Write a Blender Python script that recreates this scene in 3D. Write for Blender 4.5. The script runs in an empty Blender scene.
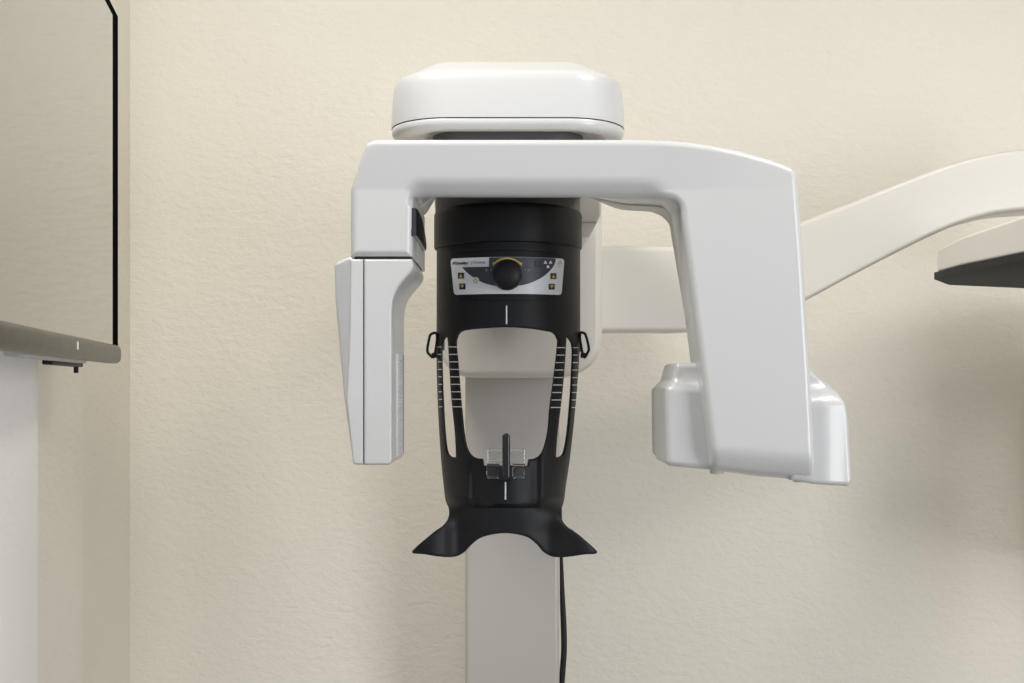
import bpy, bmesh, math, random
import numpy as np
from mathutils import Vector, Matrix
from mathutils.geometry import delaunay_2d_cdt
C = bpy.context.scene.collection
scene = bpy.context.scene
F = 1200.0      # focal length in pixels (1024 wide)
HX, HY = 512.0, 386.0
ZC = 1.40       # camera height

# ---------------------------------------------------------------- camera
cam = bpy.data.cameras.new('camera'); co = bpy.data.objects.new('camera', cam); C.objects.link(co)
cam.sensor_width = 36; cam.lens = 36*F/1024
co.location = (0, 0, ZC); co.rotation_euler = (math.pi/2, 0, 0)
cam.shift_y = (HY-341.5)/1024
cam.clip_start = 0.05
scene.camera = co
# ---------------------------------------------------------------- world, lights, exposure
w = bpy.data.worlds.new('world'); scene.world = w; w.use_nodes = True
w.node_tree.nodes['Background'].inputs[0].default_value = (0.86, 0.93, 1.0, 1)
w.node_tree.nodes['Background'].inputs[1].default_value = 0.22
def area(name, loc, target, sx, sy, power, col):
    l = bpy.data.lights.new(name, 'AREA'); l.shape = 'RECTANGLE'; l.size = sx; l.size_y = sy
    l.energy = power; l.color = col
    o = bpy.data.objects.new(name, l); C.objects.link(o); o.location = loc
    o.rotation_euler = (Vector(target)-Vector(loc)).to_track_quat('-Z', 'Y').to_euler()
    return o
area('daylight_window', (-0.3, -2.2, 1.9), (0.1, 2.3, 1.4), 2.0, 1.3, 8, (0.84, 0.91, 1.0))
area('ceiling_lamp', (-0.48, 1.0, 2.63), (-0.48, 1.0, 0), 0.40, 0.40, 18, (1.0, 0.965, 0.90))
area('ceiling_fill_right', (0.90, 0.90, 2.63), (0.90, 0.90, 0), 0.40, 0.40, 9.5, (1.0, 0.965, 0.91))  # second ceiling source, added to spread light away from the cover
area('side_fill', (1.9, -0.3, 1.35), (-0.7, 1.8, 1.05), 1.0, 1.5, 31, (0.93, 0.96, 1.0))  # added fill light with no window behind it, brightens the left wall
scene.view_settings.view_transform = 'Standard'; scene.view_settings.look = 'None'
scene.view_settings.gamma = 1; scene.view_settings.use_curve_mapping = False
scene.view_settings.exposure = 0.06

# ---------------------------------------------------------------- materials
def srgb(r, g, b):
    f = lambda c: (c/255/12.92) if c/255 <= 0.04045 else ((c/255+0.055)/1.055)**2.4
    return (f(r), f(g), f(b), 1)
def mat(name, col, rough=0.4, metal=0, coat=0, bump=0, bscale=200, ior=1.5, spec=0.5, var=0.0, trans=0):
    m = bpy.data.materials.new(name); m.use_nodes = True; nt = m.node_tree
    b = nt.nodes['Principled BSDF']
    b.inputs['Base Color'].default_value = col; b.inputs['Roughness'].default_value = rough
    b.inputs['Metallic'].default_value = metal; b.inputs['Coat Weight'].default_value = coat
    b.inputs['Coat Roughness'].default_value = 0.08
    b.inputs['IOR'].default_value = ior; b.inputs['Specular IOR Level'].default_value = spec
    b.inputs['Transmission Weight'].default_value = trans
    tc = nt.nodes.new('ShaderNodeTexCoord')
    n = nt.nodes.new('ShaderNodeTexNoise'); n.inputs['Scale'].default_value = bscale; n.inputs['Detail'].default_value = 4
    nt.links.new(tc.outputs['Object'], n.inputs['Vector'])
    if bump:
        bp = nt.nodes.new('ShaderNodeBump'); bp.inputs['Strength'].default_value = bump; bp.inputs['Distance'].default_value = 0.002
        nt.links.new(n.outputs['Fac'], bp.inputs['Height']); nt.links.new(bp.outputs['Normal'], b.inputs['Normal'])
    if var:
        r = nt.nodes.new('ShaderNodeMapRange'); r.inputs['To Min'].default_value = rough-var; r.inputs['To Max'].default_value = rough+var
        nt.links.new(n.outputs['Fac'], r.inputs['Value']); nt.links.new(r.outputs['Result'], b.inputs['Roughness'])
    return m
def plaster(name, col, strength=0.55):
    m = bpy.data.materials.new(name); m.use_nodes = True; nt = m.node_tree
    b = nt.nodes['Principled BSDF']; b.inputs['Roughness'].default_value = 0.75
    b.inputs['Specular IOR Level'].default_value = 0.3
    tc = nt.nodes.new('ShaderNodeTexCoord')
    mp = nt.nodes.new('ShaderNodeMapping'); mp.inputs['Scale'].default_value = (0.75, 0.75, 1.15)
    nt.links.new(tc.outputs['Object'], mp.inputs['Vector'])
    n1 = nt.nodes.new('ShaderNodeTexNoise'); n1.inputs['Scale'].default_value = 95; n1.inputs['Detail'].default_value = 3; n1.inputs['Distortion'].default_value = 0.6
    n2 = nt.nodes.new('ShaderNodeTexVoronoi'); n2.feature = 'SMOOTH_F1'; n2.inputs['Scale'].default_value = 60
    n3 = nt.nodes.new('ShaderNodeTexNoise'); n3.inputs['Scale'].default_value = 2.5; n3.inputs['Detail'].default_value = 4
    for n in (n1, n2, n3): nt.links.new(mp.outputs['Vector'], n.inputs['Vector'])
    ad = nt.nodes.new('ShaderNodeMath'); ad.operation = 'MULTIPLY_ADD'; ad.inputs[1].default_value = 0.5
    nt.links.new(n2.outputs['Distance'], ad.inputs[0]); nt.links.new(n1.outputs['Fac'], ad.inputs[2])
    bp = nt.nodes.new('ShaderNodeBump'); bp.inputs['Strength'].default_value = strength; bp.inputs['Distance'].default_value = 0.003
    nt.links.new(ad.outputs[0], bp.inputs['Height']); nt.links.new(bp.outputs['Normal'], b.inputs['Normal'])
    cr = nt.nodes.new('ShaderNodeMix'); cr.data_type = 'RGBA'
    cr.inputs['A'].default_value = col; cr.inputs['B'].default_value = tuple(c*0.965 for c in col[:3])+(1,)
    nt.links.new(n3.outputs['Fac'], cr.inputs['Factor']); nt.links.new(cr.outputs['Result'], b.inputs['Base Color'])
    return m
M = {}
M['wall'] = plaster('cream_plaster', (0.85, 0.81, 0.725, 1))
M['wall_white'] = plaster('white_plaster', (0.86, 0.845, 0.835, 1), 0.25)
M['ceiling'] = mat('ceiling_paint', (0.8, 0.79, 0.76, 1), 0.9, bump=0.1)
M['floor'] = mat('grey_floor', (0.32, 0.305, 0.29, 1), 0.5, bump=0.05, bscale=40)
M['white'] = mat('white_gloss_plastic', (0.565, 0.57, 0.58, 1), 0.30, coat=0.35)
M['cream'] = mat('off_white_plastic', (0.62, 0.60, 0.56, 1), 0.35, coat=0.15)
M['arm_white'] = mat('warm_white_paint', (0.71, 0.68, 0.635, 1), 0.35, coat=0.2)
M['column'] = mat('grey_white_aluminium', (0.45, 0.427, 0.403, 1), 0.35, coat=0.2)
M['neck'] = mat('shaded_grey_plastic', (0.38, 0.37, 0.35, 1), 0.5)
M['black'] = mat('black_matte_plastic', (0.0065, 0.007, 0.0095, 1), 0.50, bump=0.06, bscale=1500, spec=0.32)
M['black_gloss'] = mat('black_gloss_plastic', (0.012, 0.012, 0.016, 1), 0.2, var=0.03)
M['seam'] = mat('dark_seam', (0.02, 0.02, 0.022, 1), 0.6)
M['grey'] = mat('dark_grey_plastic', (0.10, 0.10, 0.105, 1), 0.5)
M['panel'] = mat('panel_white', (0.84, 0.86, 0.92, 1), 0.35)
M['navy'] = mat('panel_slate', (0.045, 0.052, 0.078, 1), 0.4, var=0.02)
M['mark'] = mat('white_print', (0.85, 0.87, 0.90, 1), 0.5)
M['yellow'] = mat('yellow_print', (0.75, 0.48, 0.07, 1), 0.45)
M['greytext'] = mat('grey_print', (0.32, 0.32, 0.36, 1), 0.5)
M['blacktext'] = mat('black_print', (0.02, 0.02, 0.03, 1), 0.5)
M['lime'] = mat('pale_button', (0.80, 0.85, 0.68, 1), 0.35)
M['acrylic'] = mat('clear_acrylic', (0.96, 0.97, 0.98, 1), 0.03, trans=1.0, ior=1.49)
M['grid'] = mat('sensor_window', (0.60, 0.61, 0.63, 1), 0.3, var=0.02)
M['screen'] = mat('television_glass', (0.10, 0.095, 0.08, 1), 0.02, coat=1.0, ior=2.3, spec=0.5)
M['bezel_black'] = mat('black_bezel', (0.008, 0.008, 0.010, 1), 0.9, spec=0.0)
M['bezel_silver'] = mat('taupe_metal_trim', (0.105, 0.096, 0.082, 1), 0.36, metal=0.7, var=0.04, bscale=60)
M['bezel_back'] = mat('grey_back_cover', (0.42, 0.42, 0.42, 1), 0.5)
M['led'] = mat('indicator_lens', (0.75, 0.74, 0.68, 1), 0.3)
M['cable'] = mat('black_rubber', (0.006, 0.006, 0.007, 1), 0.6)

# ---------------------------------------------------------------- helpers
def W(px, py, d): return Vector(((px-HX)*d/F, d, ZC+(HY-py)*d/F))
def link(name, me, m, parent=None, smooth=True, sharp=None):
    me.materials.append(m)
    if smooth:
        for p in me.polygons: p.use_smooth = True
    if sharp is not None: me.set_sharp_from_angle(angle=math.radians(sharp))
    o = bpy.data.objects.new(name, me); C.objects.link(o)
    if parent: o.parent = parent; o.matrix_parent_inverse = Matrix.Translation(-ROOTLOC.get(root_of(parent).name, Vector((0,0,0)))) if not parent.parent else Matrix.Identity(4)
    return o
ROOTLOC = {}
def root_of(o):
    while o.parent: o = o.parent
    return o
def thing(name, label, cat, loc, group=None):
    o = bpy.data.objects.new(name, None); C.objects.link(o); o.location = loc
    o['label'] = label; o['category'] = cat; o.empty_display_size = 0.05
    ROOTLOC[name] = Vector(loc)
    return o
def struct(o): o['kind'] = 'structure'; return o
def mesh_from(name, verts, faces):
    me = bpy.data.meshes.new(name); me.from_pydata([tuple(v) for v in verts], [], faces); me.update(); return me
def fix_normals(me):
    bm = bmesh.new(); bm.from_mesh(me); bmesh.ops.recalc_face_normals(bm, faces=bm.faces[:]); bm.to_mesh(me); bm.free()
def sstep(a, b, x):
    t = np.clip((np.asarray(x, float)-a)/(b-a), 0, 1); return t*t*(3-2*t)

def rounded(pts, n=8):
    """closed polygon with a corner radius per point -> polyline"""
    out = []; N = len(pts)
    for i in range(N):
        p = Vector(pts[i][:2]); r = pts[i][2] if len(pts[i]) > 2 else 0
        a = Vector(pts[i-1][:2])-p; b = Vector(pts[(i+1) % N][:2])-p
        if r <= 0 or a.length < 1e-9 or b.length < 1e-9: out.append(p.copy()); continue
        ang = a.angle(b)
        if ang > math.pi-0.05: out.append(p.copy()); continue
        t = min(r/math.tan(ang/2), a.length*0.49, b.length*0.49); r = t*math.tan(ang/2)
        c = p+(a.normalized()+b.normalized()).normalized()*(r/math.sin(ang/2))
        s = p+a.normalized()*t-c; e = p+b.normalized()*t-c
        tot = s.angle(e); cr = s.x*e.y-s.y*e.x
        for k in range(n+1):
            th = tot*k/n*(1 if cr > 0 else -1)
            out.append(c+Vector((s.x*math.cos(th)-s.y*math.sin(th), s.x*math.sin(th)+s.y*math.cos(th))))
    return out
def spline(pts, n=6, closed=False):
    """Catmull-Rom through points"""
    P = [Vector(p[:2]) for p in pts]; N = len(P); out = []
    rng = range(N) if closed else range(N-1)
    for i in rng:
        p0 = P[(i-1) % N] if closed or i > 0 else P[i]; p1 = P[i]; p2 = P[(i+1) % N]
        p3 = P[(i+2) % N] if closed or i+2 < N else P[i+1]
        for k in range(n):
            t = k/n
            out.append(0.5*((2*p1)+(p2-p0)*t+(2*p0-5*p1+4*p2-p3)*t*t+(3*p1-p0-3*p2+p3)*t**3))
    if not closed: out.append(P[-1].copy())
    return out
def resample(poly, step):
    out = []; N = len(poly)
    for i in range(N):
        a = poly[i]; b = poly[(i+1) % N]; L = (b-a).length
        if L < 1e-6: continue
        k = max(1, int(round(L/step)))
        for j in range(k): out.append(a+(b-a)*(j/k))
    res = [out[0]]
    for p in out[1:]:
        if (p-res[-1]).length > step*0.25: res.append(p)
    if (res[0]-res[-1]).length < step*0.25: res.pop()
    return res
def sdf(P, loops):
    """distance to outline (>0 inside) for points P (n,2)"""
    P = np.asarray(P, float); d2 = np.full(len(P), 1e18); inside = np.zeros(len(P), bool)
    for L in loops:
        A = np.array([tuple(p) for p in L]); B = np.roll(A, -1, axis=0)
        for a, b in zip(A, B):
            ab = b-a; t = np.clip(((P-a)@ab)/max(ab@ab, 1e-12), 0, 1)
            q = P-(a+t[:, None]*ab); d2 = np.minimum(d2, (q*q).sum(1))
            c = ((a[1] > P[:, 1]) != (b[1] > P[:, 1]))
            with np.errstate(divide='ignore', invalid='ignore'):
                xi = a[0]+(P[:, 1]-a[1])*(b[0]-a[0])/(b[1]-a[1])
            inside ^= c & (P[:, 0] < xi)
    d = np.sqrt(d2); return np.where(inside, d, -d)
def triangulate(loops, step, inner, near):
    loops = [resample(L, step) for L in loops]
    allp = np.array([tuple(p) for L in loops for p in L])
    x0, y0 = allp.min(0); x1, y1 = allp.max(0)
    def grid(s):
        g = []; j = 0; y = y0
        while y < y1:
            off = (s/2 if j % 2 else 0)
            xs = np.arange(x0+off, x1, s); g.append(np.stack([xs, np.full(len(xs), y)], 1)); y += s*0.866; j += 1
        return np.concatenate(g)
    g1 = grid(step); t1 = sdf(g1, loops); g1 = g1[(t1 > step*0.55) & (t1 < near+inner*0.5)]
    g2 = grid(inner); t2 = sdf(g2, loops); g2 = g2[t2 > near+inner]
    verts = [Vector(p) for L in loops for p in L]; edges = []; k = 0
    for L in loops:
        n = len(L); edges += [(k+i, k+(i+1) % n) for i in range(n)]; k += n
    nb = len(verts)
    verts += [Vector(p) for p in g1]+[Vector(p) for p in g2]
    vo, eo, fo, ov, oe, of = delaunay_2d_cdt(verts, edges, [], 0, 1e-7)
    P = np.array([tuple(v) for v in vo]); cen = np.array([P[list(f)].mean(0) for f in fo])
    ins = sdf(cen, loops) > 0
    faces = [tuple(f) for f, i in zip(fo, ins) if i]
    return P, faces, loops
def bound_edges(faces):
    s = set()
    for f in faces:
        for i in range(len(f)): s.add((f[i], f[(i+1) % len(f)]))
    return [(a, b) for a, b in s if (b, a) not in s]

def slab(name, loops, dref, thick, rf, rb, m, parent, relief=None, step=2.0, inner=6.0, backrelief=None):
    """solid with the given front outline (pixels at distance dref), rounded front and back edges and a
    front relief; straight extrusion along Y with true depth"""
    loops = [l if isinstance(l[0], Vector) else rounded(l) for l in (loops if isinstance(loops[0], (list,)) else [loops])]
    P, faces, loops = triangulate(loops, step, inner, max(rf, rb))
    s = dref/F
    def hf(Q):
        t = np.clip(sdf(Q, loops), 0, None); r = np.minimum(t, rf)
        h = rf-np.sqrt(np.maximum(rf*rf-(rf-r)**2, 0)) if rf > 0 else 0*t
        h = h*s
        if relief is not None: h = h+relief(Q[:, 0], Q[:, 1], t)
        return h
    def hb(Q):
        t = np.clip(sdf(Q, loops), 0, None); r = np.minimum(t, rb)
        h = (rb-np.sqrt(np.maximum(rb*rb-(rb-r)**2, 0)))*s if rb > 0 else 0*t
        return thick-h
    H = hf(P); B = hb(P); t = sdf(P, loops)
    # normals of the front (numeric)
    e = 0.25
    gx = (hf(P+[e, 0])-hf(P-[e, 0]))/(2*e*s); gz = -(hf(P+[0, e])-hf(P-[0, e]))/(2*e*s)
    N = np.stack([gx, -np.ones(len(P)), gz], 1)
    n = len(P); be = bound_edges(faces); bset = {a for a, b in be} | {b for a, b in be}
    # outward normals on outline
    out = {i: np.zeros(2) for i in bset}
    # orientation check
    a, b, c = [P[k] for k in faces[0]]; ccw = ((b[0]-a[0])*(c[1]-a[1])-(b[1]-a[1])*(c[0]-a[0])) > 0
    for a, b in be:
        d = P[b]-P[a]; nn = np.array([d[1], -d[0]])/(np.linalg.norm(d)+1e-9)
        if not ccw: nn = -nn
        out[a] += nn; out[b] += nn
    verts = [(( P[i][0]-HX)*s, dref+H[i], ZC+(HY-P[i][1])*s) for i in range(n)]
    verts += [((P[i][0]-HX)*s, dref+B[i], ZC+(HY-P[i][1])*s) for i in range(n)]
    F_ = []
    for f in faces:
        f = list(f)
        if not ccw: f = f[::-1]
        # pixel y is down: ccw in pixels is cw seen from the front in world
        F_.append(tuple(f)); F_.append(tuple(n+k for k in f[::-1]))
    for a, b in be:
        if ccw: F_.append((b, a, n+a, n+b))
        else: F_.append((a, b, n+b, n+a))
    me = mesh_from(name, verts, F_); fix_normals(me)
    for p in me.polygons: p.use_smooth = True
    nor = np.zeros((2*n, 3)); nor[:n] = N
    Pb = P; e2 = 0.25
    gx = (hb(P+[e2, 0])-hb(P-[e2, 0]))/(2*e2*s); gz = -(hb(P+[0, e2])-hb(P-[0, e2]))/(2*e2*s)
    nor[n:] = np.stack([-gx, np.ones(n), -gz], 1)
    for i in bset:
        o = out[i]/(np.linalg.norm(out[i])+1e-9)
        if rf > 0: nor[i] = (o[0], -0.05, -o[1])
        if rb > 0: nor[n+i] = (o[0], 0.05, -o[1])
    nor /= np.linalg.norm(nor, axis=1)[:, None]
    if rf > 0 and rb > 0:
        me.normals_split_custom_set_from_vertices([tuple(v) for v in nor])
        return link(name, me, m, parent)
    return link(name, me, m, parent, sharp=40)

def box(name, x0, x1, y0, y1, z0, z1, m, parent=None, bev=0.0, seg=3):
    bm = bmesh.new(); bmesh.ops.create_cube(bm, size=1)
    for v in bm.verts:
        v.co = Vector((x0 if v.co.x < 0 else x1, y0 if v.co.y < 0 else y1, z0 if v.co.z < 0 else z1))
    if bev: bmesh.ops.bevel(bm, geom=bm.edges[:], offset=bev, segments=seg, profile=0.5, affect='EDGES')
    me = bpy.data.meshes.new(name); bm.to_mesh(me); bm.free()
    return link(name, me, m, parent, smooth=bool(bev), sharp=35 if bev else None)
def loft(name, rings, m, parent=None, cap=True, sharp=35):
    n = len(rings[0]); V = [v for r in rings for v in r]; Fs = []
    for i in range(len(rings)-1):
        for j in range(n):
            k = (j+1) % n; Fs.append((i*n+j, i*n+k, (i+1)*n+k, (i+1)*n+j))
    if cap: Fs.append(tuple(range(n))[::-1]); Fs.append(tuple((len(rings)-1)*n+j for j in range(n)))
    me = mesh_from(name, V, Fs); fix_normals(me)
    return link(name, me, m, parent, sharp=sharp)
def tube(name, pts, r, m, parent=None, n=10, closed=False):
    pts = [Vector(p) for p in pts]; rings = []; N = len(pts)
    up = None
    for i, p in enumerate(pts):
        a = pts[(i-1) % N] if closed or i > 0 else p; b = pts[(i+1) % N] if closed or i < N-1 else p
        t = (b-a).normalized()
        if up is None: up = t.orthogonal().normalized()
        up = (up-t*up.dot(t)).normalized(); s = t.cross(up)
        rr = r[i] if isinstance(r, (list, tuple)) else r
        rings.append([p+(up*math.cos(2*math.pi*k/n)+s*math.sin(2*math.pi*k/n))*rr for k in range(n)])
    if closed: rings.append(rings[0])
    return loft(name, rings, m, parent, cap=not closed, sharp=50)
def lathe(name, prof, cx, cy, m, parent=None, n=96, sharp=30):
    """profile (r, z) about a vertical axis"""
    rings = [[Vector((cx+r*math.cos(2*math.pi*k/n), cy+r*math.sin(2*math.pi*k/n), z)) for k in range(n)] for r, z in prof]
    return loft(name, rings, m, parent, sharp=sharp)

# ================================================================ the room
YB = 2.35
def quadbox(name, *a, **k): return struct(box(name, *a, **k))
wb = quadbox('wall_back', -0.86, 2.2, YB, YB+0.15, 0, 2.65, M['wall'])
# left wall: a shallow return beside the corner, a bullnose step, then a projecting pier
prof = [(-0.748, YB), (-0.724, 2.03), (-0.721, 2.02), (-0.718, 2.00), (-0.718, 1.98), (-0.718, 1.60), (-0.95, 1.60), (-0.95, YB)]
rings = [[Vector((x, y, z)) for x, y in prof] for z in (0, 2.65)]
struct(loft('wall_left', rings, M['wall'], sharp=60))
pp = [(-0.725, 1.72)]+[(-0.693+0.020*math.sin(a), 1.70+0.020*math.cos(a)) for a in [math.radians(q) for q in range(0, 91, 10)]]+[(-0.673, 1.22), (-0.95, 1.22), (-0.95, 1.72)]
rings = [[Vector((x, y, z)) for x, y in pp] for z in (0, 2.65)]
struct(loft('trim_pier', rings, M['wall_white'], sharp=60))
quadbox('wall_left_front', -1.95, -1.80, -2.6, 1.60, 0, 2.65, M['wall'])
quadbox('wall_right', 2.2, 2.35, -2.6, YB+0.15, 0, 2.65, M['wall'])
quadbox('floor', -1.95, 2.35, -2.6, YB+0.15, -0.1, 0, M['floor'])
quadbox('ceiling', -1.95, 2.35, -2.6, YB+0.15, 2.65, 2.75, M['ceiling'])

# ================================================================ the x-ray unit
unit = thing('dental_xray_unit', 'white and black panoramic dental x-ray unit mounted on the cream wall', 'x-ray machine', (0, 2.3, 0))
DA = 1.40                      # distance of the rotating arm's front
# ---- column and carriage
box('column', -0.0830, 0.084, 2.12, YB, 0.02, 1.52, M['column'], unit, bev=0.009, seg=5)
box('column_foot', -0.10, 0.085, 2.05, YB, 0.0, 0.03, M['cream'], unit, bev=0.004)
slab('carriage_housing', rounded([(437, 190, 6), (603, 190, 6), (603, 377, 40), (440, 377, 30)]), 1.85, 0.28, 7, 4, M['arm_white'], unit,
     relief=lambda x, y, t: 0.012*((x-520)/85.0)**2)
# overhead arm reaching forward over the patient position
slab('overhead_arm', rounded([(430, 140, 4), (601, 140, 4), (601, 214, 2), (597, 223, 2), (436, 223, 2)]), 1.70, 0.45, 2, 2, M['cream'], unit)
# ---- rotation cover (white rounded drum on top)
def rrect(hx, y0, y1, r, z, n=14, cx=-0.0055):
    pts = []
    for (sx, yy, a0) in ((1, y0, -90), (1, y1, 0), (-1, y1, 90), (-1, y0, 180)):
        c = (cx+sx*(hx-r), yy+r if yy == y0 else yy-r)
        for k in range(n+1):
            a = math.radians(a0+90*k/n); pts.append(Vector((c[0]+r*math.cos(a), c[1]+r*math.sin(a), z+0.0208)))
    return pts
def drum(prof, y0=1.50, y1=1.80, hx=0.1530, r=0.080):
    return [rrect(hx-i, y0+i, y1-i, max(r-i, 0.014), ZC+z) for i, z in prof]
up = [(0.0, .3155), (0.0, .320), (.0005, .335), (.0018, .352), (.003, .363), (.0042, .3695), (.0062, .3735), (.0095, .3765), (.015, .3795), (.030, .3865), (.040, .3920), (.047, .3956), (.052, .3982), (.058, .4000), (.066, .4014), (.078, .4026), (.095, .4034), (.115, .4038)]
loft('rotation_cover', drum(up), M['white'], unit, sharp=50)
lo = [(.0015, .3145), (.0005, .3135), (.001, .308), (.003, .304), (.008, .3015), (.016, .301), (.030, .3035), (.046, .308), (.07, .309)]
loft('rotation_cover_base', drum(lo), M['white'], unit, sharp=60)
loft('cover_gasket', drum([(.0015, .3135), (.0012, .3165)]), M['seam'], unit)
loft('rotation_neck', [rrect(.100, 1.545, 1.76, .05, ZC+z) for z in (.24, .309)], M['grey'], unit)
# ---- rotating arm
arm = rounded([(350, 257.5, 1.5), (350, 188, 22), (367, 139.5, 14), (640, 139.5), (665, 140.2), (690, 142), (715, 145.3), (740, 150.2), (765, 156.8), (783, 162.5), (798, 169, 17), (804, 250, 800), (812, 380, 800), (817, 483, 4), (766, 479, 120), (714, 471, 9), (701, 365, 100), (680, 199, 14), (640, 197, 60), (413, 196.5, 1.5), (412, 257.5, 1.5)])
def arm_relief(x, y, t):
    top = 0.006*(np.clip((y-142)/(190+0*y-142), 0, 1)-1)*(1-sstep(650, 790, x)*0.75)
    u = np.clip((y-178)/20, 0, 1); low = 0.022*(1-np.sqrt(np.maximum(1-u*u, 0)))*sstep(405, 425, x)*(1-sstep(640, 672, x))*(y < 205)
    yb = 472+(x-711)*0.075
    v = np.clip((y-(yb-28))/31, 0, 1); bot = 0.032*(1-np.sqrt(np.maximum(1-v*v, 0)))*sstep(650, 690, x)
    # the right leg's face is gently crowned
    return top+low+bot
def lift(o):
    # the beam's underside rises towards the back over the head support
    for v in o.data.vertices:
        x, y, z = v.co; px = HX+x*F/DA; py = HY-(z-ZC)*F/DA
        wgt = float(sstep(414, 432, px)*(1-sstep(584, 640, px)*0.75)*(1-sstep(662, 684, px))*sstep(150, 190, py)*(py < 204))
        v.co.z += wgt*0.19*max(0.0, y-1.41)
sh = slab('rotating_arm', arm, DA, 0.078, 7.5, 0.6, M['white'], unit, relief=arm_relief, step=1.6); lift(sh)
back = rounded([(351, 256, 2), (351, 190, 22), (368, 141, 14), (640, 141), (690, 143.5), (715, 147), (740, 152), (765, 158.5), (795, 170, 13), (802, 235, 200), (809, 330, 200),
                (811, 400, 100), (814, 476, 4), (766, 475, 120), (722, 468, 9), (712, 365, 100), (684, 200.5, 14), (640, 198, 60), (413, 198, 2), (412.5, 256, 2)])
def rescale(poly, d): return [Vector((HX+(p.x-HX)*DA/d, HY+(p.y-HY)*DA/d)) for p in poly]
lift(slab('arm_rear_shell', rescale(back, DA+0.0785), DA+0.0785, 0.070, 0.6, 5, M['cream'], unit, step=2.2))
slab('arm_side_cover', rescale(rounded([(353, 256, 2), (354, 192, 12), (412.5, 192, 2), (412.5, 256, 2)]), DA+0.146), DA+0.146, 0.058, 1, 5, M['cream'], unit, step=2.2)
# laser window on the inner side of the left leg
cxw = (412.4-HX)*DA/F
lwp = spline([(1.404, 208), (1.44, 212), (1.49, 220), (1.545, 236), (1.565, 246), (1.560, 251)], 5)+spline([(1.545, 250), (1.48, 243), (1.404, 236)], 4)
lring = lambda dx, k: [Vector((cxw+dx, 1.49+(p.x-1.49)*k, ZC+(HY-(230+(p.y-230)*k))*(1.49+(p.x-1.49)*k)/F)) for p in lwp]
loft('laser_window', [lring(-0.002, 1), lring(0.0035, 1), lring(0.005, .95)], M['black_gloss'], unit, sharp=40)
# ---- sensor head (left)
seam_x = 363.6
rt = spline([(412, 259), (413.2, 266), (410, 273), (403, 281), (396, 291), (392.5, 302), (391.5, 315)], 6)
front = [Vector((seam_x+0.25, 259))]+rt+[Vector((391.5, 462)), Vector((389, 465)), Vector((seam_x+0.25, 465))]
slab('sensor_head', front, DA, 0.165, 2.2, 2.2, M['white'], unit, step=1.5)
left = rounded([(350, 259, 2), (seam_x-0.25, 259, 0.5), (seam_x-0.25, 465, 0.5), (353, 464.5, 3), (346, 400, 60), (349, 340, 20)])
slab('sensor_cover', left, DA+0.001, 0.165, 2.0, 2.0, M['white'], unit, step=1.5)
rear = rounded([(334, 263, 5), (348, 256.5, 4), (370, 256.5, 1), (370, 463.5, 2), (353, 463.5, 4), (344, 400, 60), (335, 300, 40)])
slab('sensor_rear_shell', rear, DA+0.045, 0.105, 4, 4, M['white'], unit, step=1.8)
slab('seam', rounded([(355, 256.5), (412, 256.5), (412, 260), (355, 260)]), DA+0.0035, 0.150, 0.3, 0.3, M['seam'], unit)
slab('seam', rounded([(seam_x-0.8, 258), (seam_x+0.8, 258), (seam_x+0.8, 464), (seam_x-0.8, 464)]), DA+0.0035, 0.150, 0.3, 0.3, M['seam'], unit)
# recessed window with fine ribs on the inner face
xi = (391.5-HX)*DA/F
gw = box('detector_window', xi-0.002, xi+0.0012, 1.462, 1.540, ZC-0.086, ZC+0.040, M['grid'], unit, bev=0.0008, seg=2)
V = []; Fs = []
for k in range(30):
    z = ZC-0.084+k*0.0041; b = len(V)
    for (x, y, zz) in ((xi+.0010, 1.466, z), (xi+.0022, 1.466, z+.0010), (xi+.0010, 1.466, z+.002), (xi+.0010, 1.530, z), (xi+.0022, 1.530, z+.0010), (xi+.0010, 1.530, z+.002)): V.append((x, y, zz))
    Fs += [(b, b+1, b+4, b+3), (b+1, b+2, b+5, b+4), (b, b+2, b+1), (b+3, b+4, b+5)]
link('window_ribs', mesh_from('window_ribs', V, Fs), M['grid'], gw, smooth=False)
box('window_edge', xi-0.001, xi+0.0022, 1.534, 1.540, ZC-0.086, ZC+0.040, M['greytext'], gw)
# ---- tube head (right)
tb = [Vector(p) for p in ((700, 366), )]
tl = rounded([(677, 362.5, 5), (725, 362.5, 2), (725, 471.5, 2), (667, 466, 6), (665.5, 400, 60), (666, 387, 6), (672.5, 380, 6)])
def lug_l(x, y, t):
    return 0.010*sstep(392, 376, y)+0.018*(1-sstep(660, 690, x))*0.3
slab('tube_head_flank', tl, DA+0.028, 0.120, 6, 5, M['white'], unit, relief=lug_l, step=1.5)
tr = [Vector(p) for p in ((790, 356), (806, 358))]+spline([(811, 364), (820, 374), (834, 384), (844, 396), (849.5, 412), (851.5, 440)], 6)+rounded([(851.5, 442), (854, 487, 6), (815, 484.5), (790, 480)])[0:-1]+[Vector((790, 480))]
def lug_r(x, y, t): return 0.020*sstep(407, 378, y)+0.004*sstep(822, 852, x)
slab('tube_head_flank', tr, DA+0.014, 0.122, 5, 5, M['white'], unit, relief=lug_r, step=1.5)
tback = rounded([(660, 388, 6), (676, 382, 8), (700, 380, 2), (800, 400, 2), (830, 400, 10), (838, 470, 6), (700, 462, 10), (661, 460, 6)])
slab('tube_housing', tback, DA+0.10, 0.10, 5, 6, M['cream'], unit, step=2.2)
for (px, py) in ((717, 471.5), (800, 479.5)):
    p = W(px, py, DA+0.045)
    lathe('foot_screw', [(0.003, p.z+0.006), (0.0085, p.z+0.006), (0.0085, p.z-0.0022), (0.007, p.z-0.003), (0.002, p.z-0.003)], p.x, p.y, M['cream'], unit, n=24)

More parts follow.
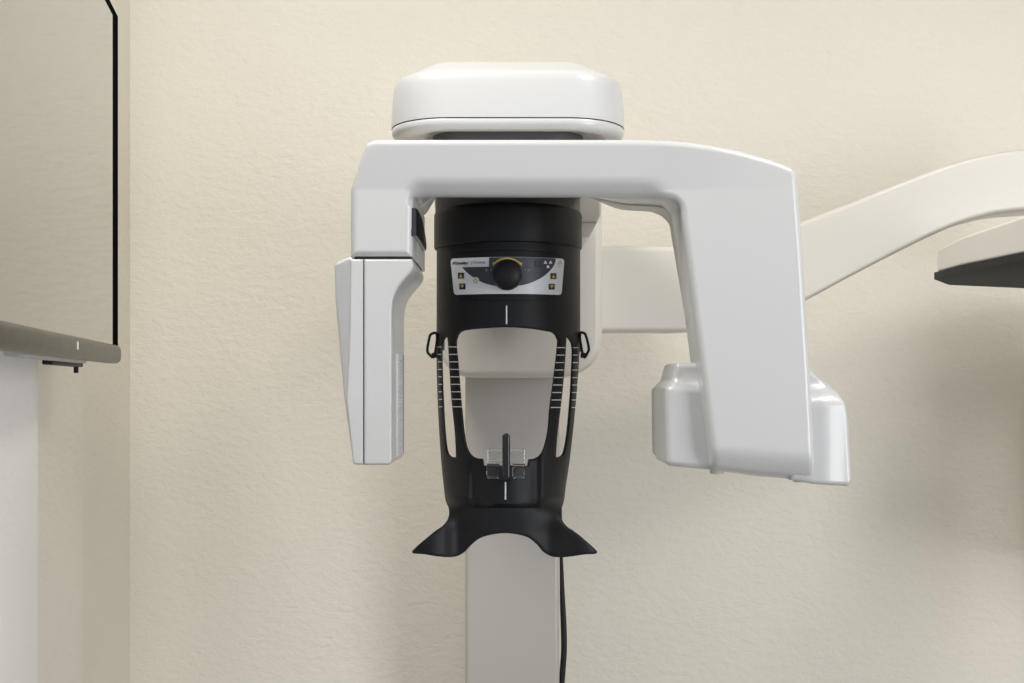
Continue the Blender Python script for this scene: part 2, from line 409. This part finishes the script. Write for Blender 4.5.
# ---- black head support
DC = 1.68; RC = 0.1033; CXP = 508.0
cx = (CXP-HX)*DC/F
def zz(py, d): return ZC+(HY-py)*d/F
DF = DC-RC
zt, zl = zz(201.3, DF), zz(241.3, DF)
lathe('support_cap', [(0.02, zt), (RC-.006, zt), (RC-.002, zt-.0015), (RC-.0002, zt-.005), (RC, zt-.008), (RC, zl+.003), (RC-.0006, zl+.001), (RC-.002, zl), (0.02, zl)], cx, DC, M['black'], unit)
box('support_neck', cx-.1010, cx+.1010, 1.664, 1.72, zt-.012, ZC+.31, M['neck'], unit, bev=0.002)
# the front shell: measured outline on a curved surface
hw_pts = [(235, 71.0), (330, 71.2), (350, 71.0), (370, 70.2), (400, 68.6), (430, 66.4), (450, 64.6), (470, 62.6), (490, 59.8), (505, 58.0), (516, 57.0), (560, 57)]
HWY = np.array([p[0] for p in hw_pts]); HWX = np.array([p[1] for p in hw_pts])+0.7
def cen(y): return 508.4-3.6*np.clip((np.asarray(y, float)-335)/150, 0, 1)
def depth(x, y):
    x = np.asarray(x, float); y = np.asarray(y, float)
    w = np.interp(y, HWY, HWX)*1.012; u = x-cen(y)
    b = sstep(495, 530, y)
    weff = w*(1-b)+130*b
    q = np.clip(np.abs(u)/weff, 0, 1)
    R = 0.0985*(1-0.0*b)
    d = DC-R*np.sqrt(np.maximum(1-q*q, 0.02))
    # frame leans forward a little towards the chin
    d = d-0.030*sstep(330, 470, y)
    # wings roll forward and outward
    au = np.abs(u)
    wing = sstep(40, 62, au)*sstep(500, 530, y)
    d = d-0.030*wing*sstep(30, 95, au)*1.0
    d = d+0.007*np.exp(-((au-46)/17.0)**2)*sstep(505, 535, y)
    return d
def recess(x, y):
    u = np.abs(np.asarray(x, float)-505.0); y = np.asarray(y, float)
    return sstep(37.5, 31.5, u)*sstep(508.5, 504.5, y)*sstep(436, 452, y)
def shell_depth(x, y): return depth(x, y)+0.008*recess(x, y)
def side(sgn, lst): return lst
# silhouettes
yy = [236, 260, 290, 320, 345, 370, 395, 420, 445, 465, 485, 500]
L = [(float(cen(y)-np.interp(y, HWY, HWX)), y) for y in yy]
R_ = [(float(cen(y)+np.interp(y, HWY, HWX)), y) for y in yy]
lw = [(448.6, 508), (448.9, 515), (446.5, 521.5), (440, 528), (430, 535.5), (420, 543.5), (413.6, 549.5), (412, 552), (414, 553.6), (424, 554.2), (436, 556.2), (448, 557.2), (457, 556.2), (463.5, 552.5), (470, 545.5), (478, 539.2), (489, 535.2), (505, 533.2)]
rw = [(505, 533.2), (520, 535.0), (530, 538.6), (538, 545), (544, 552), (551, 556.2), (560, 557.4), (572, 556.4), (585, 554.5), (594.5, 554), (597.2, 552.3), (595.5, 549.5), (588, 542.5), (578, 534.5), (568, 527.5), (562.5, 521), (561.2, 514), (561.8, 508)]
outl = spline(L+lw[:-1]+rw+R_[::-1], 5)
main = [(455.2, 346), (456.0, 338), (460, 332.0), (468.5, 329.8), (486, 328.2), (507, 327.3), (528, 328.4), (545, 330.8), (553.5, 332.8), (558, 338.6), (558.5, 346),
        (554.8, 378), (550.8, 408), (549.2, 428), (546.8, 441), (544, 450), (540, 455.8), (535, 458.6), (529.4, 459.2)]
main2 = [(464.6, 442), (467.2, 450), (470.5, 455), (475.5, 458), (482.2, 458.6)]
mainh = spline([(462.9, 431), (459.8, 400), (457, 365)]+main, 5)+[Vector((528.0, 466)), Vector((483.3, 465.6))]+spline(main2[::-1]+[(462.9, 431)], 5)[:-1]
def slot(sgn, c=505.0):
    pts = [(441.5, 352), (442.2, 343), (445.3, 337.6), (448.0, 337.2), (449.0, 343), (450.5, 370), (452.5, 400), (454.5, 430), (455.8, 455), (454.5, 457.3), (450.2, 456.2), (446.8, 450), (444.5, 430), (442.8, 400), (441.8, 375)]
    if sgn > 0:
        pts = [(572.6, 353), (571.8, 344), (568.5, 338.5), (565.6, 337.6), (565.2, 343), (563.4, 370), (560.6, 400), (558.0, 430), (556.2, 455), (557.4, 457.2), (561.4, 456), (564.6, 450), (567.8, 430), (570.4, 400), (571.8, 375)]
    pts = [(x+sgn*(1.1 if abs(x-507) > 53+max(0, 400-y)*0.08 else 0.0), y) for x, y in pts]
    return spline(pts, 4, closed=True)
def sheet(name, loops, m, parent, dfun, thick, step=1.6, inner=2.4, near=3, off=0.0, rim=0.0):
    P, faces, loops = triangulate(loops, step, inner, near)
    n = len(P); d = dfun(P[:, 0], P[:, 1])-off
    t = np.clip(sdf(P, loops), 0, None)
    if rim: d = d+rim*(1-np.sqrt(np.maximum(1-(1-np.clip(t/2.2, 0, 1))**2, 0)))
    e = 0.4
    Wp = np.stack([(P[:, 0]-HX)*d/F, d, ZC+(HY-P[:, 1])*d/F], 1)
    def pos(Q):
        q = depth(Q[:, 0], Q[:, 1])-off; return np.stack([(Q[:, 0]-HX)*q/F, q, (HY-Q[:, 1])*q/F], 1)
    tx = pos(P+[e, 0])-pos(P-[e, 0]); ty = pos(P+[0, e])-pos(P-[0, e])
    nn = np.cross(tx, ty); nn /= np.linalg.norm(nn, axis=1)[:, None]
    nn[nn[:, 1] > 0] *= -1
    a, b, c = [P[k] for k in faces[0]]; ccw = ((b[0]-a[0])*(c[1]-a[1])-(b[1]-a[1])*(c[0]-a[0])) > 0
    back = Wp-nn*thick
    # keep the inner skin from bulging past the silhouette
    V = [tuple(v) for v in Wp]+[tuple(v) for v in back]; Fs = []
    be = bound_edges(faces)
    for f in faces:
        Fs.append(tuple(f)); Fs.append(tuple(n+k for k in f[::-1]))
    for a, b in be: Fs.append((b, a, n+a, n+b))
    me = mesh_from(name, V, Fs); fix_normals(me)
    return link(name, me, m, parent, sharp=48)
support = sheet('head_support', [outl, mainh, slot(-1), slot(1)], M['black'], unit, shell_depth, 0.0034, rim=0.0014)
# closed barrel behind the upper band
lathe('support_barrel', [(0.02, zl+.002), (RC-.0075, zl+.002), (RC-.0075, zz(318, DF)), (0.02, zz(318, DF))], cx, DC+0.003, M['black'], unit)
# raised brow below the cap and lip below the panel
def patch(pts, m, parent, name, off=0.0006, th=0.0005, step=1.0):
    P = [Vector(p) for p in pts]
    return sheet(name, [P], m, parent, shell_depth, th, step=step, inner=2.0, near=1.0, off=off)
def multi_patch(name, polys, m, parent, off=0.0006, dfun=None):
    """many small flat marks that lie on the curved shell, as one mesh"""
    dfun = dfun or shell_depth; V = []; Fs = []
    for poly in polys:
        poly = resample([Vector(p) for p in poly], 1.2) if len(poly) < 30 else [Vector(p) for p in poly]
        b = len(V); A = np.array([tuple(p) for p in poly]); d = dfun(A[:, 0], A[:, 1])-off
        for p, q in zip(A, d): V.append(W(p[0], p[1], q))
        for p, q in zip(A, d): V.append(W(p[0], p[1], q+off*0.8))
        k = len(A); Fs.append(tuple(range(b, b+k))); Fs += [(b+i, b+(i+1) % k, b+k+(i+1) % k, b+k+i) for i in range(k)]
    me = mesh_from(name, V, Fs); fix_normals(me)
    bm = bmesh.new(); bm.from_mesh(me); bmesh.ops.triangulate(bm, faces=[f for f in bm.faces if len(f.verts) > 4]); bm.to_mesh(me); bm.free()
    return link(name, me, m, parent, smooth=False)
def brow(yc, hwid, h, sag):
    top = [(508.4+u, yc+sag*(u/hwid)**2-h*(1-(u/hwid)**2)**0.5) for u in np.linspace(-hwid, hwid, 31)]
    bot = [(508.4+u, yc+sag*(u/hwid)**2) for u in np.linspace(hwid, -hwid, 31)][1:-1]
    return top+bot
patch(brow(250, 50, 4.0, 3), M['black'], support, 'brow_ridge', off=0.004, th=0.004)
patch(brow(300, 48, 3.0, -1.0), M['black'], support, 'lower_lip', off=0.0035, th=0.0035)
# scale marks
for col in range(4):
    marks = []
    for k in range(9):
        y = 346.9+7.48*k; t = k/8
        a, b = ((448.3+4.2*t, 456.6+5.6*t), (437.4+1.6*t, 441.2+1.0*t), (557.4-6.6*t, 565.3-4.6*t), (573.2-1.6*t, 578.4-1.8*t))[col]
        dy = 0.7 if a > 500 else 0
        marks.append([(a, y+dy-.42), (b, y+dy-.42), (b, y+dy+.42), (a, y+dy+.42)])
    multi_patch('scale_marks', marks, M['mark'], support)
for (x_, y0_, y1_) in ((506.6, 305.5, 324), (505.5, 482, 499.6)):
    multi_patch('centre_line', [[(x_-.7, y0_), (x_+.7, y0_), (x_+.7, y1_), (x_-.7, y1_)]], M['mark'], support)
# temple clips
for sgn in (-1, 1):
    if sgn < 0: p = [(436, 333.2), (431.5, 334), (429.6, 337), (427.3, 350), (429.5, 354.5), (434, 356.6), (437, 340)]
    else: p = [(580.4, 333), (584, 333.2), (586, 336), (588.8, 348), (587.4, 353), (583.8, 357), (580.2, 341)]
    dcl = 1.655
    tube('temple_clip', [W(q.x, q.y, dcl) for q in spline(p, 5, closed=True)], 0.0019, M['black'], unit, closed=True)
    q = W(434.2 if sgn < 0 else 583.2, 355.4, dcl)
    box('clip_stop', q.x-0.0035, q.x+0.0035, q.y-0.004, q.y+0.004, q.z-0.0035, q.z+0.0035, M['black'], unit, bev=0.001)
    q = W(441.5, 344, 1.69) if sgn < 0 else W(577.5, 346, 1.69)
    bm = bmesh.new(); bmesh.ops.create_cone(bm, cap_ends=True, segments=28, radius1=.011, radius2=.009, depth=.008)
    bmesh.ops.transform(bm, matrix=Matrix.Translation(q)@Matrix.Rotation(math.pi/2, 4, 'Y'), verts=bm.verts)
    me = bpy.data.meshes.new('clip_pivot'); bm.to_mesh(me); bm.free(); link('clip_pivot', me, M['grey'], unit, sharp=40)

# ---- control panel on the shell
def edge_y(x, y0, s): return y0+s*((x-507)/56.0)**2
pt = [(x, edge_y(x, 257.0, 1.7)) for x in np.linspace(453.5, 561.5, 28)]
pb = [(x, edge_y(x, 293.8, 1.2)) for x in np.linspace(559, 456.3, 28)]
plate = [Vector(p) for p in pt]+[Vector(p) for p in ((563.2, 259.4), (564.2, 261.6))]+[Vector(p) for p in ((561.8, 292.2), (560.9, 294.3))]+[Vector(p) for p in pb]+[Vector(p) for p in ((454.6, 294.0), (453.7, 292.0))]+[Vector(p) for p in ((450.6, 261.3), (451.6, 259.2))]
def pdepth(x, y): return depth(x, y)
panel = sheet('control_panel', [plate], M['panel'], unit, pdepth, 0.0012, step=1.6, inner=3, near=2, off=0.0016)
OFF = 0.0020
dark = [(489, 257.5)]+[(x, edge_y(x, 257.2, 1.7)) for x in np.linspace(492, 552, 16)]+[(555.8, 258.6)]
dark += [(p.x, p.y) for p in spline([(555.8, 259.2), (554.6, 264), (551, 269.5), (544, 276), (535, 281), (524, 284.8), (507, 286.6), (494, 285.6), (484, 283), (475, 278.5), (467, 272.5), (462, 267.2)], 4)]
dark += [(475, 267.0), (489, 266.7)]
def dk(P): return [Vector(p) for p in P]
sheet('display_field', [dk(dark)], M['navy'], panel, pdepth, 0.0003, step=1.4, inner=3, near=1, off=OFF)
def arc(cx_, cy_, r0, r1, a0, a1, n=24):
    o = [(cx_+r1*math.cos(math.radians(a0+(a1-a0)*k/n)), cy_-r1*math.sin(math.radians(a0+(a1-a0)*k/n))) for k in range(n+1)]
    i = [(cx_+r0*math.cos(math.radians(a1-(a1-a0)*k/n)), cy_-r0*math.sin(math.radians(a1-(a1-a0)*k/n))) for k in range(n+1)]
    return o+i
def circ(cx_, cy_, r, n=32): return [(cx_+r*math.cos(2*math.pi*k/n), cy_+r*math.sin(2*math.pi*k/n)) for k in range(n)]
multi_patch('range_arc', [arc(507.3, 277.5, 18.3, 19.9, 44, 136), [(521.6, 266), (518.2, 262.2), (522.2, 262.6)][::1], [(493, 266), (496.4, 262.2), (492.4, 262.6)]], M['yellow'], panel, off=OFF+.0003, dfun=pdepth)
def button(px, py, up_):
    s = 2.9
    b = sheet('arrow_button', [[Vector(p) for p in ((px-s, py-s), (px+s, py-s), (px+s, py+s), (px-s, py+s))]], M['blacktext'], panel, pdepth, 0.0008, step=1.5, inner=3, near=1, off=OFF+.0006)
    k = 1.7 if up_ else -1.7
    multi_patch('arrow_symbol', [[(px-1.8, py+k), (px+1.8, py+k), (px, py-k)]], M['yellow'], panel, off=OFF+.0009, dfun=pdepth)
for a in ((460.8, 275.6, True), (462.2, 286.5, False), (553.6, 276.1, True), (551.9, 286.7, False)): button(*a)
pw = multi_patch('power_button', [circ(475.6, 280.6, 3.6)], M['lime'], panel, off=OFF+.0008, dfun=pdepth)
multi_patch('power_symbol', [arc(475.6, 280.9, 1.6, 2.2, 125, 415), [(475.2, 278), (476.0, 278), (476.0, 280.6), (475.2, 280.6)]], M['greytext'], panel, off=OFF+.0011, dfun=pdepth)
tri = lambda x, y, s, u=1: [(x-s, y+u*s*.85), (x+s, y+u*s*.85), (x+s*.35, y-u*s*.85), (x-s*.35, y-u*s*.85)]
multi_patch('radiation_symbol', [tri(545.4, 262.3, 1.7), tri(550.6, 262.3, 1.7), tri(548, 266.6, 1.7)], M['mark'], panel, off=OFF+.0004, dfun=pdepth)
fr = lambda x, y, s, w: [[(x-s, y-s), (x+s, y-s), (x+s, y-s+w), (x-s, y-s+w)], [(x-s, y+s-w), (x+s, y+s-w), (x+s, y+s), (x-s, y+s)], [(x-s, y-s), (x-s+w, y-s), (x-s+w, y+s), (x-s, y+s)], [(x+s-w, y-s), (x+s, y-s), (x+s, y+s), (x+s-w, y+s)]]
multi_patch('label_square', fr(537.5, 263.6, 2.9, 1.0)+[[(536.2, 264.2), (538.8, 262.2), (538.8, 262.9), (536.2, 264.9)]], M['blacktext'], panel, off=OFF+.0004, dfun=pdepth)
multi_patch('printed_symbols', [[(557.7, 264.2), (560, 260.2), (560.7, 260.2), (560.3, 261), (558.8, 263.7), (558.6, 264.2)], [(560.3, 260.2), (562.6, 264.2), (561.8, 264.2), (559.9, 261)], [(558, 263.7), (562.4, 263.7), (562.5, 264.3), (557.7, 264.3)]], M['greytext'], panel, off=OFF+.0004, dfun=pdepth)
multi_patch('range_symbol', [arc(525.2, 270.2, .5, 1.0, 0, 180, 8), arc(528.6, 270.2, .5, 1.0, 0, 360, 10)], M['greytext'], panel, off=OFF+.0004, dfun=pdepth)
multi_patch('range_symbol', [arc(491, 270.2, .5, 1.0, 90, 400, 10), [(485.2, 269.2), (487.4, 269.2), (487.4, 269.8), (486.6, 271.4), (486.0, 271.4)]], M['greytext'], panel, off=OFF+.0004, dfun=pdepth)
def text(body, x, y, size, m, parent, name, sx=1.0, bold=0.0, shear=0.0):
    cu = bpy.data.curves.new(name, 'FONT'); cu.body = body; cu.size = size; cu.offset = bold; cu.resolution_u = 2; cu.shear = shear
    to = bpy.data.objects.new(name, cu); C.objects.link(to)
    bpy.context.view_layer.update(); dg = bpy.context.evaluated_depsgraph_get()
    me = bpy.data.meshes.new_from_object(to.evaluated_get(dg)); bpy.data.objects.remove(to)
    for v in me.vertices:
        px, py = x+v.co.x*sx, y-v.co.y
        v.co = W(px, py, float(pdepth(px, py))-OFF-.0003)
    me.materials.clear()
    return link(name, me, m, parent, smooth=False)
text('//Castellini', 452.4, 264.3, 3.5, M['blacktext'], panel, 'lettering', 1.02, 0.16, 0.15)
text('|', 470.6, 264.4, 4.0, M['blacktext'], panel, 'lettering')
text('X-RADIUS', 473.0, 263.4, 2.6, M['blacktext'], panel, 'lettering', 1.05, 0.05)
text('dental', 464, 266.0, 1.7, M['greytext'], panel, 'lettering')
text('X-RAY', 557.6, 267.2, 1.7, M['greytext'], panel, 'lettering')
# knob (axis points at the viewer side)
kc = W(507.2, 275.0, 1.568); kr = 0.0198
bm = bmesh.new()
def ring_y(r, y, n=48, flute=0): return [Vector((kc.x+r*(1+flute*(k % 4 == 0))*math.cos(2*math.pi*k/n), y, kc.z+r*math.sin(2*math.pi*k/n))) for k in range(n)]
bm.free()
loft('selector_knob', [ring_y(kr*.92, 1.590), ring_y(kr*.94, 1.574), ring_y(kr, 1.572, flute=-.02), ring_y(kr*.985, 1.556, flute=-.02), ring_y(kr*.95, 1.5525), ring_y(kr*.86, 1.5505), ring_y(kr*.5, 1.5475), ring_y(kr*.1, 1.5465)], M['black'], panel, sharp=50)

# ---- bite block: clear holder and dark rod in the notch of the frame
bd = 1.548
tray = slab('bite_holder', rounded([(487.3, 449.5, 1.2), (525, 449.5, 1.2), (525, 463.5, 1.2), (487.3, 463.5, 1.2)]), bd-.018, 0.030, .8, .8, M['acrylic'], unit, step=1.2, inner=4)
slab('holder_rib', rounded([(488.6, 452.2), (523.6, 452.2), (523.6, 453.3), (488.6, 453.3)]), bd-.0195, 0.0012, .2, .2, M['acrylic'], tray, step=1)
slab('holder_rib', rounded([(487, 459.4), (525.3, 459.4), (525.3, 461.0), (487, 461.0)]), bd-.0215, 0.003, .4, .4, M['acrylic'], tray, step=1)
for (a, b) in ((486.5, 499.5), (512.0, 525.2)):
    slab('holder_lug', rounded([(a, 464.2, 1), (b, 464.2, 1), (b, 478.6, 3), (a, 478.6, 3)]), bd-.016, 0.014, 1, 1, M['acrylic'], tray, step=1.2, inner=4)
pr = [W(506.2, 482-1.0*k, bd-.012) for k in range(0, 30)]
rod = slab('bite_rod', rounded([(502.2, 433.4, 4), (510.2, 433.4, 4), (510.2, 479, 2), (502.2, 479, 2)]), bd-.024, 0.010, 2.5, 2.5, M['black_gloss'], unit, step=1)
slab('bite_base', rounded([(497.5, 466, 1.5), (514.5, 466, 1.5), (514.5, 480.5, 2), (497.5, 480.5, 2)]), bd-.014, 0.022, 1.5, 1, M['black_gloss'], unit, step=1)

# ---- long side arm to the right
upper = [(590, 246), (640, 245.6), (690, 245.6), (740, 239.5), (780, 229.3), (803, 220.8), (850, 202.5), (900, 182), (950, 163.5), (990, 153.3), (1024, 148.6), (1070, 146), (1130, 146)]
lower = [(1130, 206), (1070, 208), (1024, 210.5), (990, 215), (950, 227.5), (900, 251), (850, 277), (808, 299.5), (780, 313), (740, 325), (690, 331), (640, 331.5), (590, 331.5)]
slab('side_arm', spline(upper, 5)+spline(lower, 5), 1.95, 0.085, 5, 6, M['arm_white'], unit, step=2.4, inner=8)
# ---- head at the end of the side arm
def plan(pts, z): return [Vector((x, y, z)) for x, y in pts]
z0 = ZC+0.1453
def PX(px, d): return (px-HX)*d/F
Lp = (PX(937, 1.60), 1.60); Mp = (PX(962, 1.51), 1.51); Fp = (PX(1026, 1.36), 1.36)
outp = [Lp, Mp, Fp, (0.66, 1.28), (1.15, 1.28), (1.17, 1.74), (0.76, 1.685)]
def ins(pts, k, c=(0.85, 1.5)): return [(p[0]+(c[0]-p[0])*k, p[1]+(c[1]-p[1])*k) for p in pts]
topz = [0.181, 0.187, 0.193, 0.196, 0.196, 0.186, 0.181]
r0 = plan(outp, z0+.0065)
r1 = [Vector((p[0], p[1], ZC+t)) for p, t in zip(outp, topz)]
r2 = [Vector((p[0], p[1], ZC+t+0.018)) for p, t in zip(ins(outp, .28), topz)]
r3 = [Vector((p[0], p[1], ZC+t+0.024)) for p, t in zip(ins(outp, .5), topz)]
me_o = loft('side_head', [r0, r1, r2, r3], M['arm_white'], unit, sharp=25)
bv = me_o.modifiers.new('bevel', 'BEVEL'); bv.width = 0.003; bv.segments = 3; bv.limit_method = 'ANGLE'; bv.angle_limit = math.radians(15)
pl = ins(outp, -.012)
pb_ = loft('side_head_plate', [plan(ins(outp, .05), z0-.011), plan(pl, z0-.003), plan(pl, z0+.006), plan(ins(pl, .02), z0+.007)], M['cable'], unit, sharp=25)
box('side_shadow_block', 0.98, 1.14, 1.80, 2.22, ZC-0.34, ZC+0.175, M['arm_white'], unit, bev=0.012)  # unseen block added past the frame edge to shade the wall at right
box('side_head_bracket', 0.74, 0.84, 1.60, 1.96, ZC+0.175, ZC+0.24, M['white'], unit, bev=0.006)
a = Vector((PX(1004, 1.4115)-0.0006, 1.4115, 0))
sm_t = tube('side_head_seam', [Vector((PX(1004, 1.4115)-.0003, 1.4115, z0+.003)), Vector((PX(1004, 1.4115)-.0003, 1.4115, ZC+.190))], 0.0005, M['grey'], unit, n=6)

# ---- supply cable beside the column
cp = [(560.2, 508), (560.6, 530), (561.2, 553), (561.8, 575), (562.5, 600), (563.6, 625), (564, 650), (562.5, 672), (561.5, 690), (561.5, 720), (561.5, 900), (561, 1125)]
cpts = [W(560.2*.0+560.0, 505.5, 2.347), W(560.0, 505.5, 2.30)]+[W(p.x, p.y, 2.25) for p in spline(cp, 6)]
cab = tube('power_cable', cpts, [0.0030+0.0026*float(sstep(1.10, 0.95, p.z)) for p in cpts], M['cable'], None, n=12)
cab['label'] = 'thick black cable hanging down along the right side of the white column'; cab['category'] = 'cable'

# ================================================================ television
tvd = Vector((0.1725, -1, 0)).normalized()      # towards the viewer along the screen
P0 = W(117.6, 360, 1.80); P0.z = 0
nrm = Vector((1, 0.1725, 0)).normalized()       # the screen's outward normal
tv = thing('television', 'wall-mounted flat television with grey lower trim at the left', 'television', (P0.x-0.06, P0.y-0.45, 1.35))
def tvbox(name, a0, a1, n0, n1, z0, z1, m, parent, bev=0.002):
    """a: metres along the screen from its far edge, n: metres out from the screen plane"""
    bm = bmesh.new(); bmesh.ops.create_cube(bm, size=1)
    for v in bm.verts:
        a = a0 if v.co.x < 0 else a1; n = n0 if v.co.y < 0 else n1; z = z0 if v.co.z < 0 else z1
        v.co = P0+tvd*a+nrm*n+Vector((0, 0, z))
    if bev: bmesh.ops.bevel(bm, geom=bm.edges[:], offset=bev, segments=4, profile=0.5, affect='EDGES')
    bmesh.ops.recalc_face_normals(bm, faces=bm.faces[:])
    me = bpy.data.meshes.new(name); bm.to_mesh(me); bm.free()
    return link(name, me, m, parent, smooth=True, sharp=35)
sb = ZC+(HY-346)*1.80/1200     # bottom of the screen
stp = ZC+(HY-22)*1.80/1200
bb = ZC+(HY-363.5)*1.80/1200
LN = 0.93
tvbox('screen', 0.043, LN-.012, -0.004, 0.0, sb, stp-.002, M['screen'], tv, bev=0.0)
for (a0, a1, z0_, z1_) in ((0.001, 0.0432, sb-.0006, stp+.008), (LN-.012, LN, sb, stp+.008), (0.004, LN, stp-.003, stp+.008)):
    tvbox('bezel', a0, a1, -0.010, 0.0008, z0_, z1_, M['bezel_black'], tv, bev=0.0005)
tvbox('frame', 0.0, LN+.002, -0.016, -0.004, bb+.012, stp+.012, M['bezel_silver'], tv, bev=0.002)
tvbox('lower_trim', -0.001, LN+.002, -0.020, 0.006, bb, sb+.001, M['bezel_silver'], tv, bev=0.008)
tvbox('rear_cover', 0.06, LN-.06, -0.050, -0.012, bb+.03, stp-.03, M['bezel_back'], tv, bev=0.008)
tvbox('speaker_bar', 0.17, 0.56, -0.032, -0.014, bb-.003, bb+.036, M['bezel_back'], tv, bev=0.004)
tvbox('indicator', 0.352, 0.359, 0.004, 0.0070, bb+.010, bb+.020, M['led'], tv, bev=0.0008)
# bracket arm to the pier and its hanging lug
tvbox('bracket_plate', 0.42, 0.50, -0.070, -0.045, 1.45, 1.72, M['black'], tv, bev=0.002)
p = W(60, 363, 1.62)
box('bracket_arm', -0.673, -0.62, 1.30, 1.36, 1.55, 1.60, M['black'], tv, bev=0.002)
tvbox('cable_clip', 0.135, 0.34, -0.038, -0.026, bb-.0075, bb-.002, M['black'], tv, bev=0.001)
tvbox('cable_peg', 0.150, 0.156, -0.035, -0.029, bb-.016, bb-.004, M['black'], tv, bev=0.001)

for o in list(C.objects):
    n = o.name.split('.')[0]
    L = {'head_support': 'black plastic head support with long struts and flared chin rest', 'side_arm': 'long curved off-white arm rising to the right',
         'control_panel': 'white and slate control panel with arrow keys', 'selector_knob': 'round black knob', 'bite_holder': 'clear acrylic bite holder',
         'column': 'grey-white upright column', 'side_head_plate': 'black plate under the off-white head', 'laser_window': 'dark curved window'}.get(n)
    if L: o['label'] = L
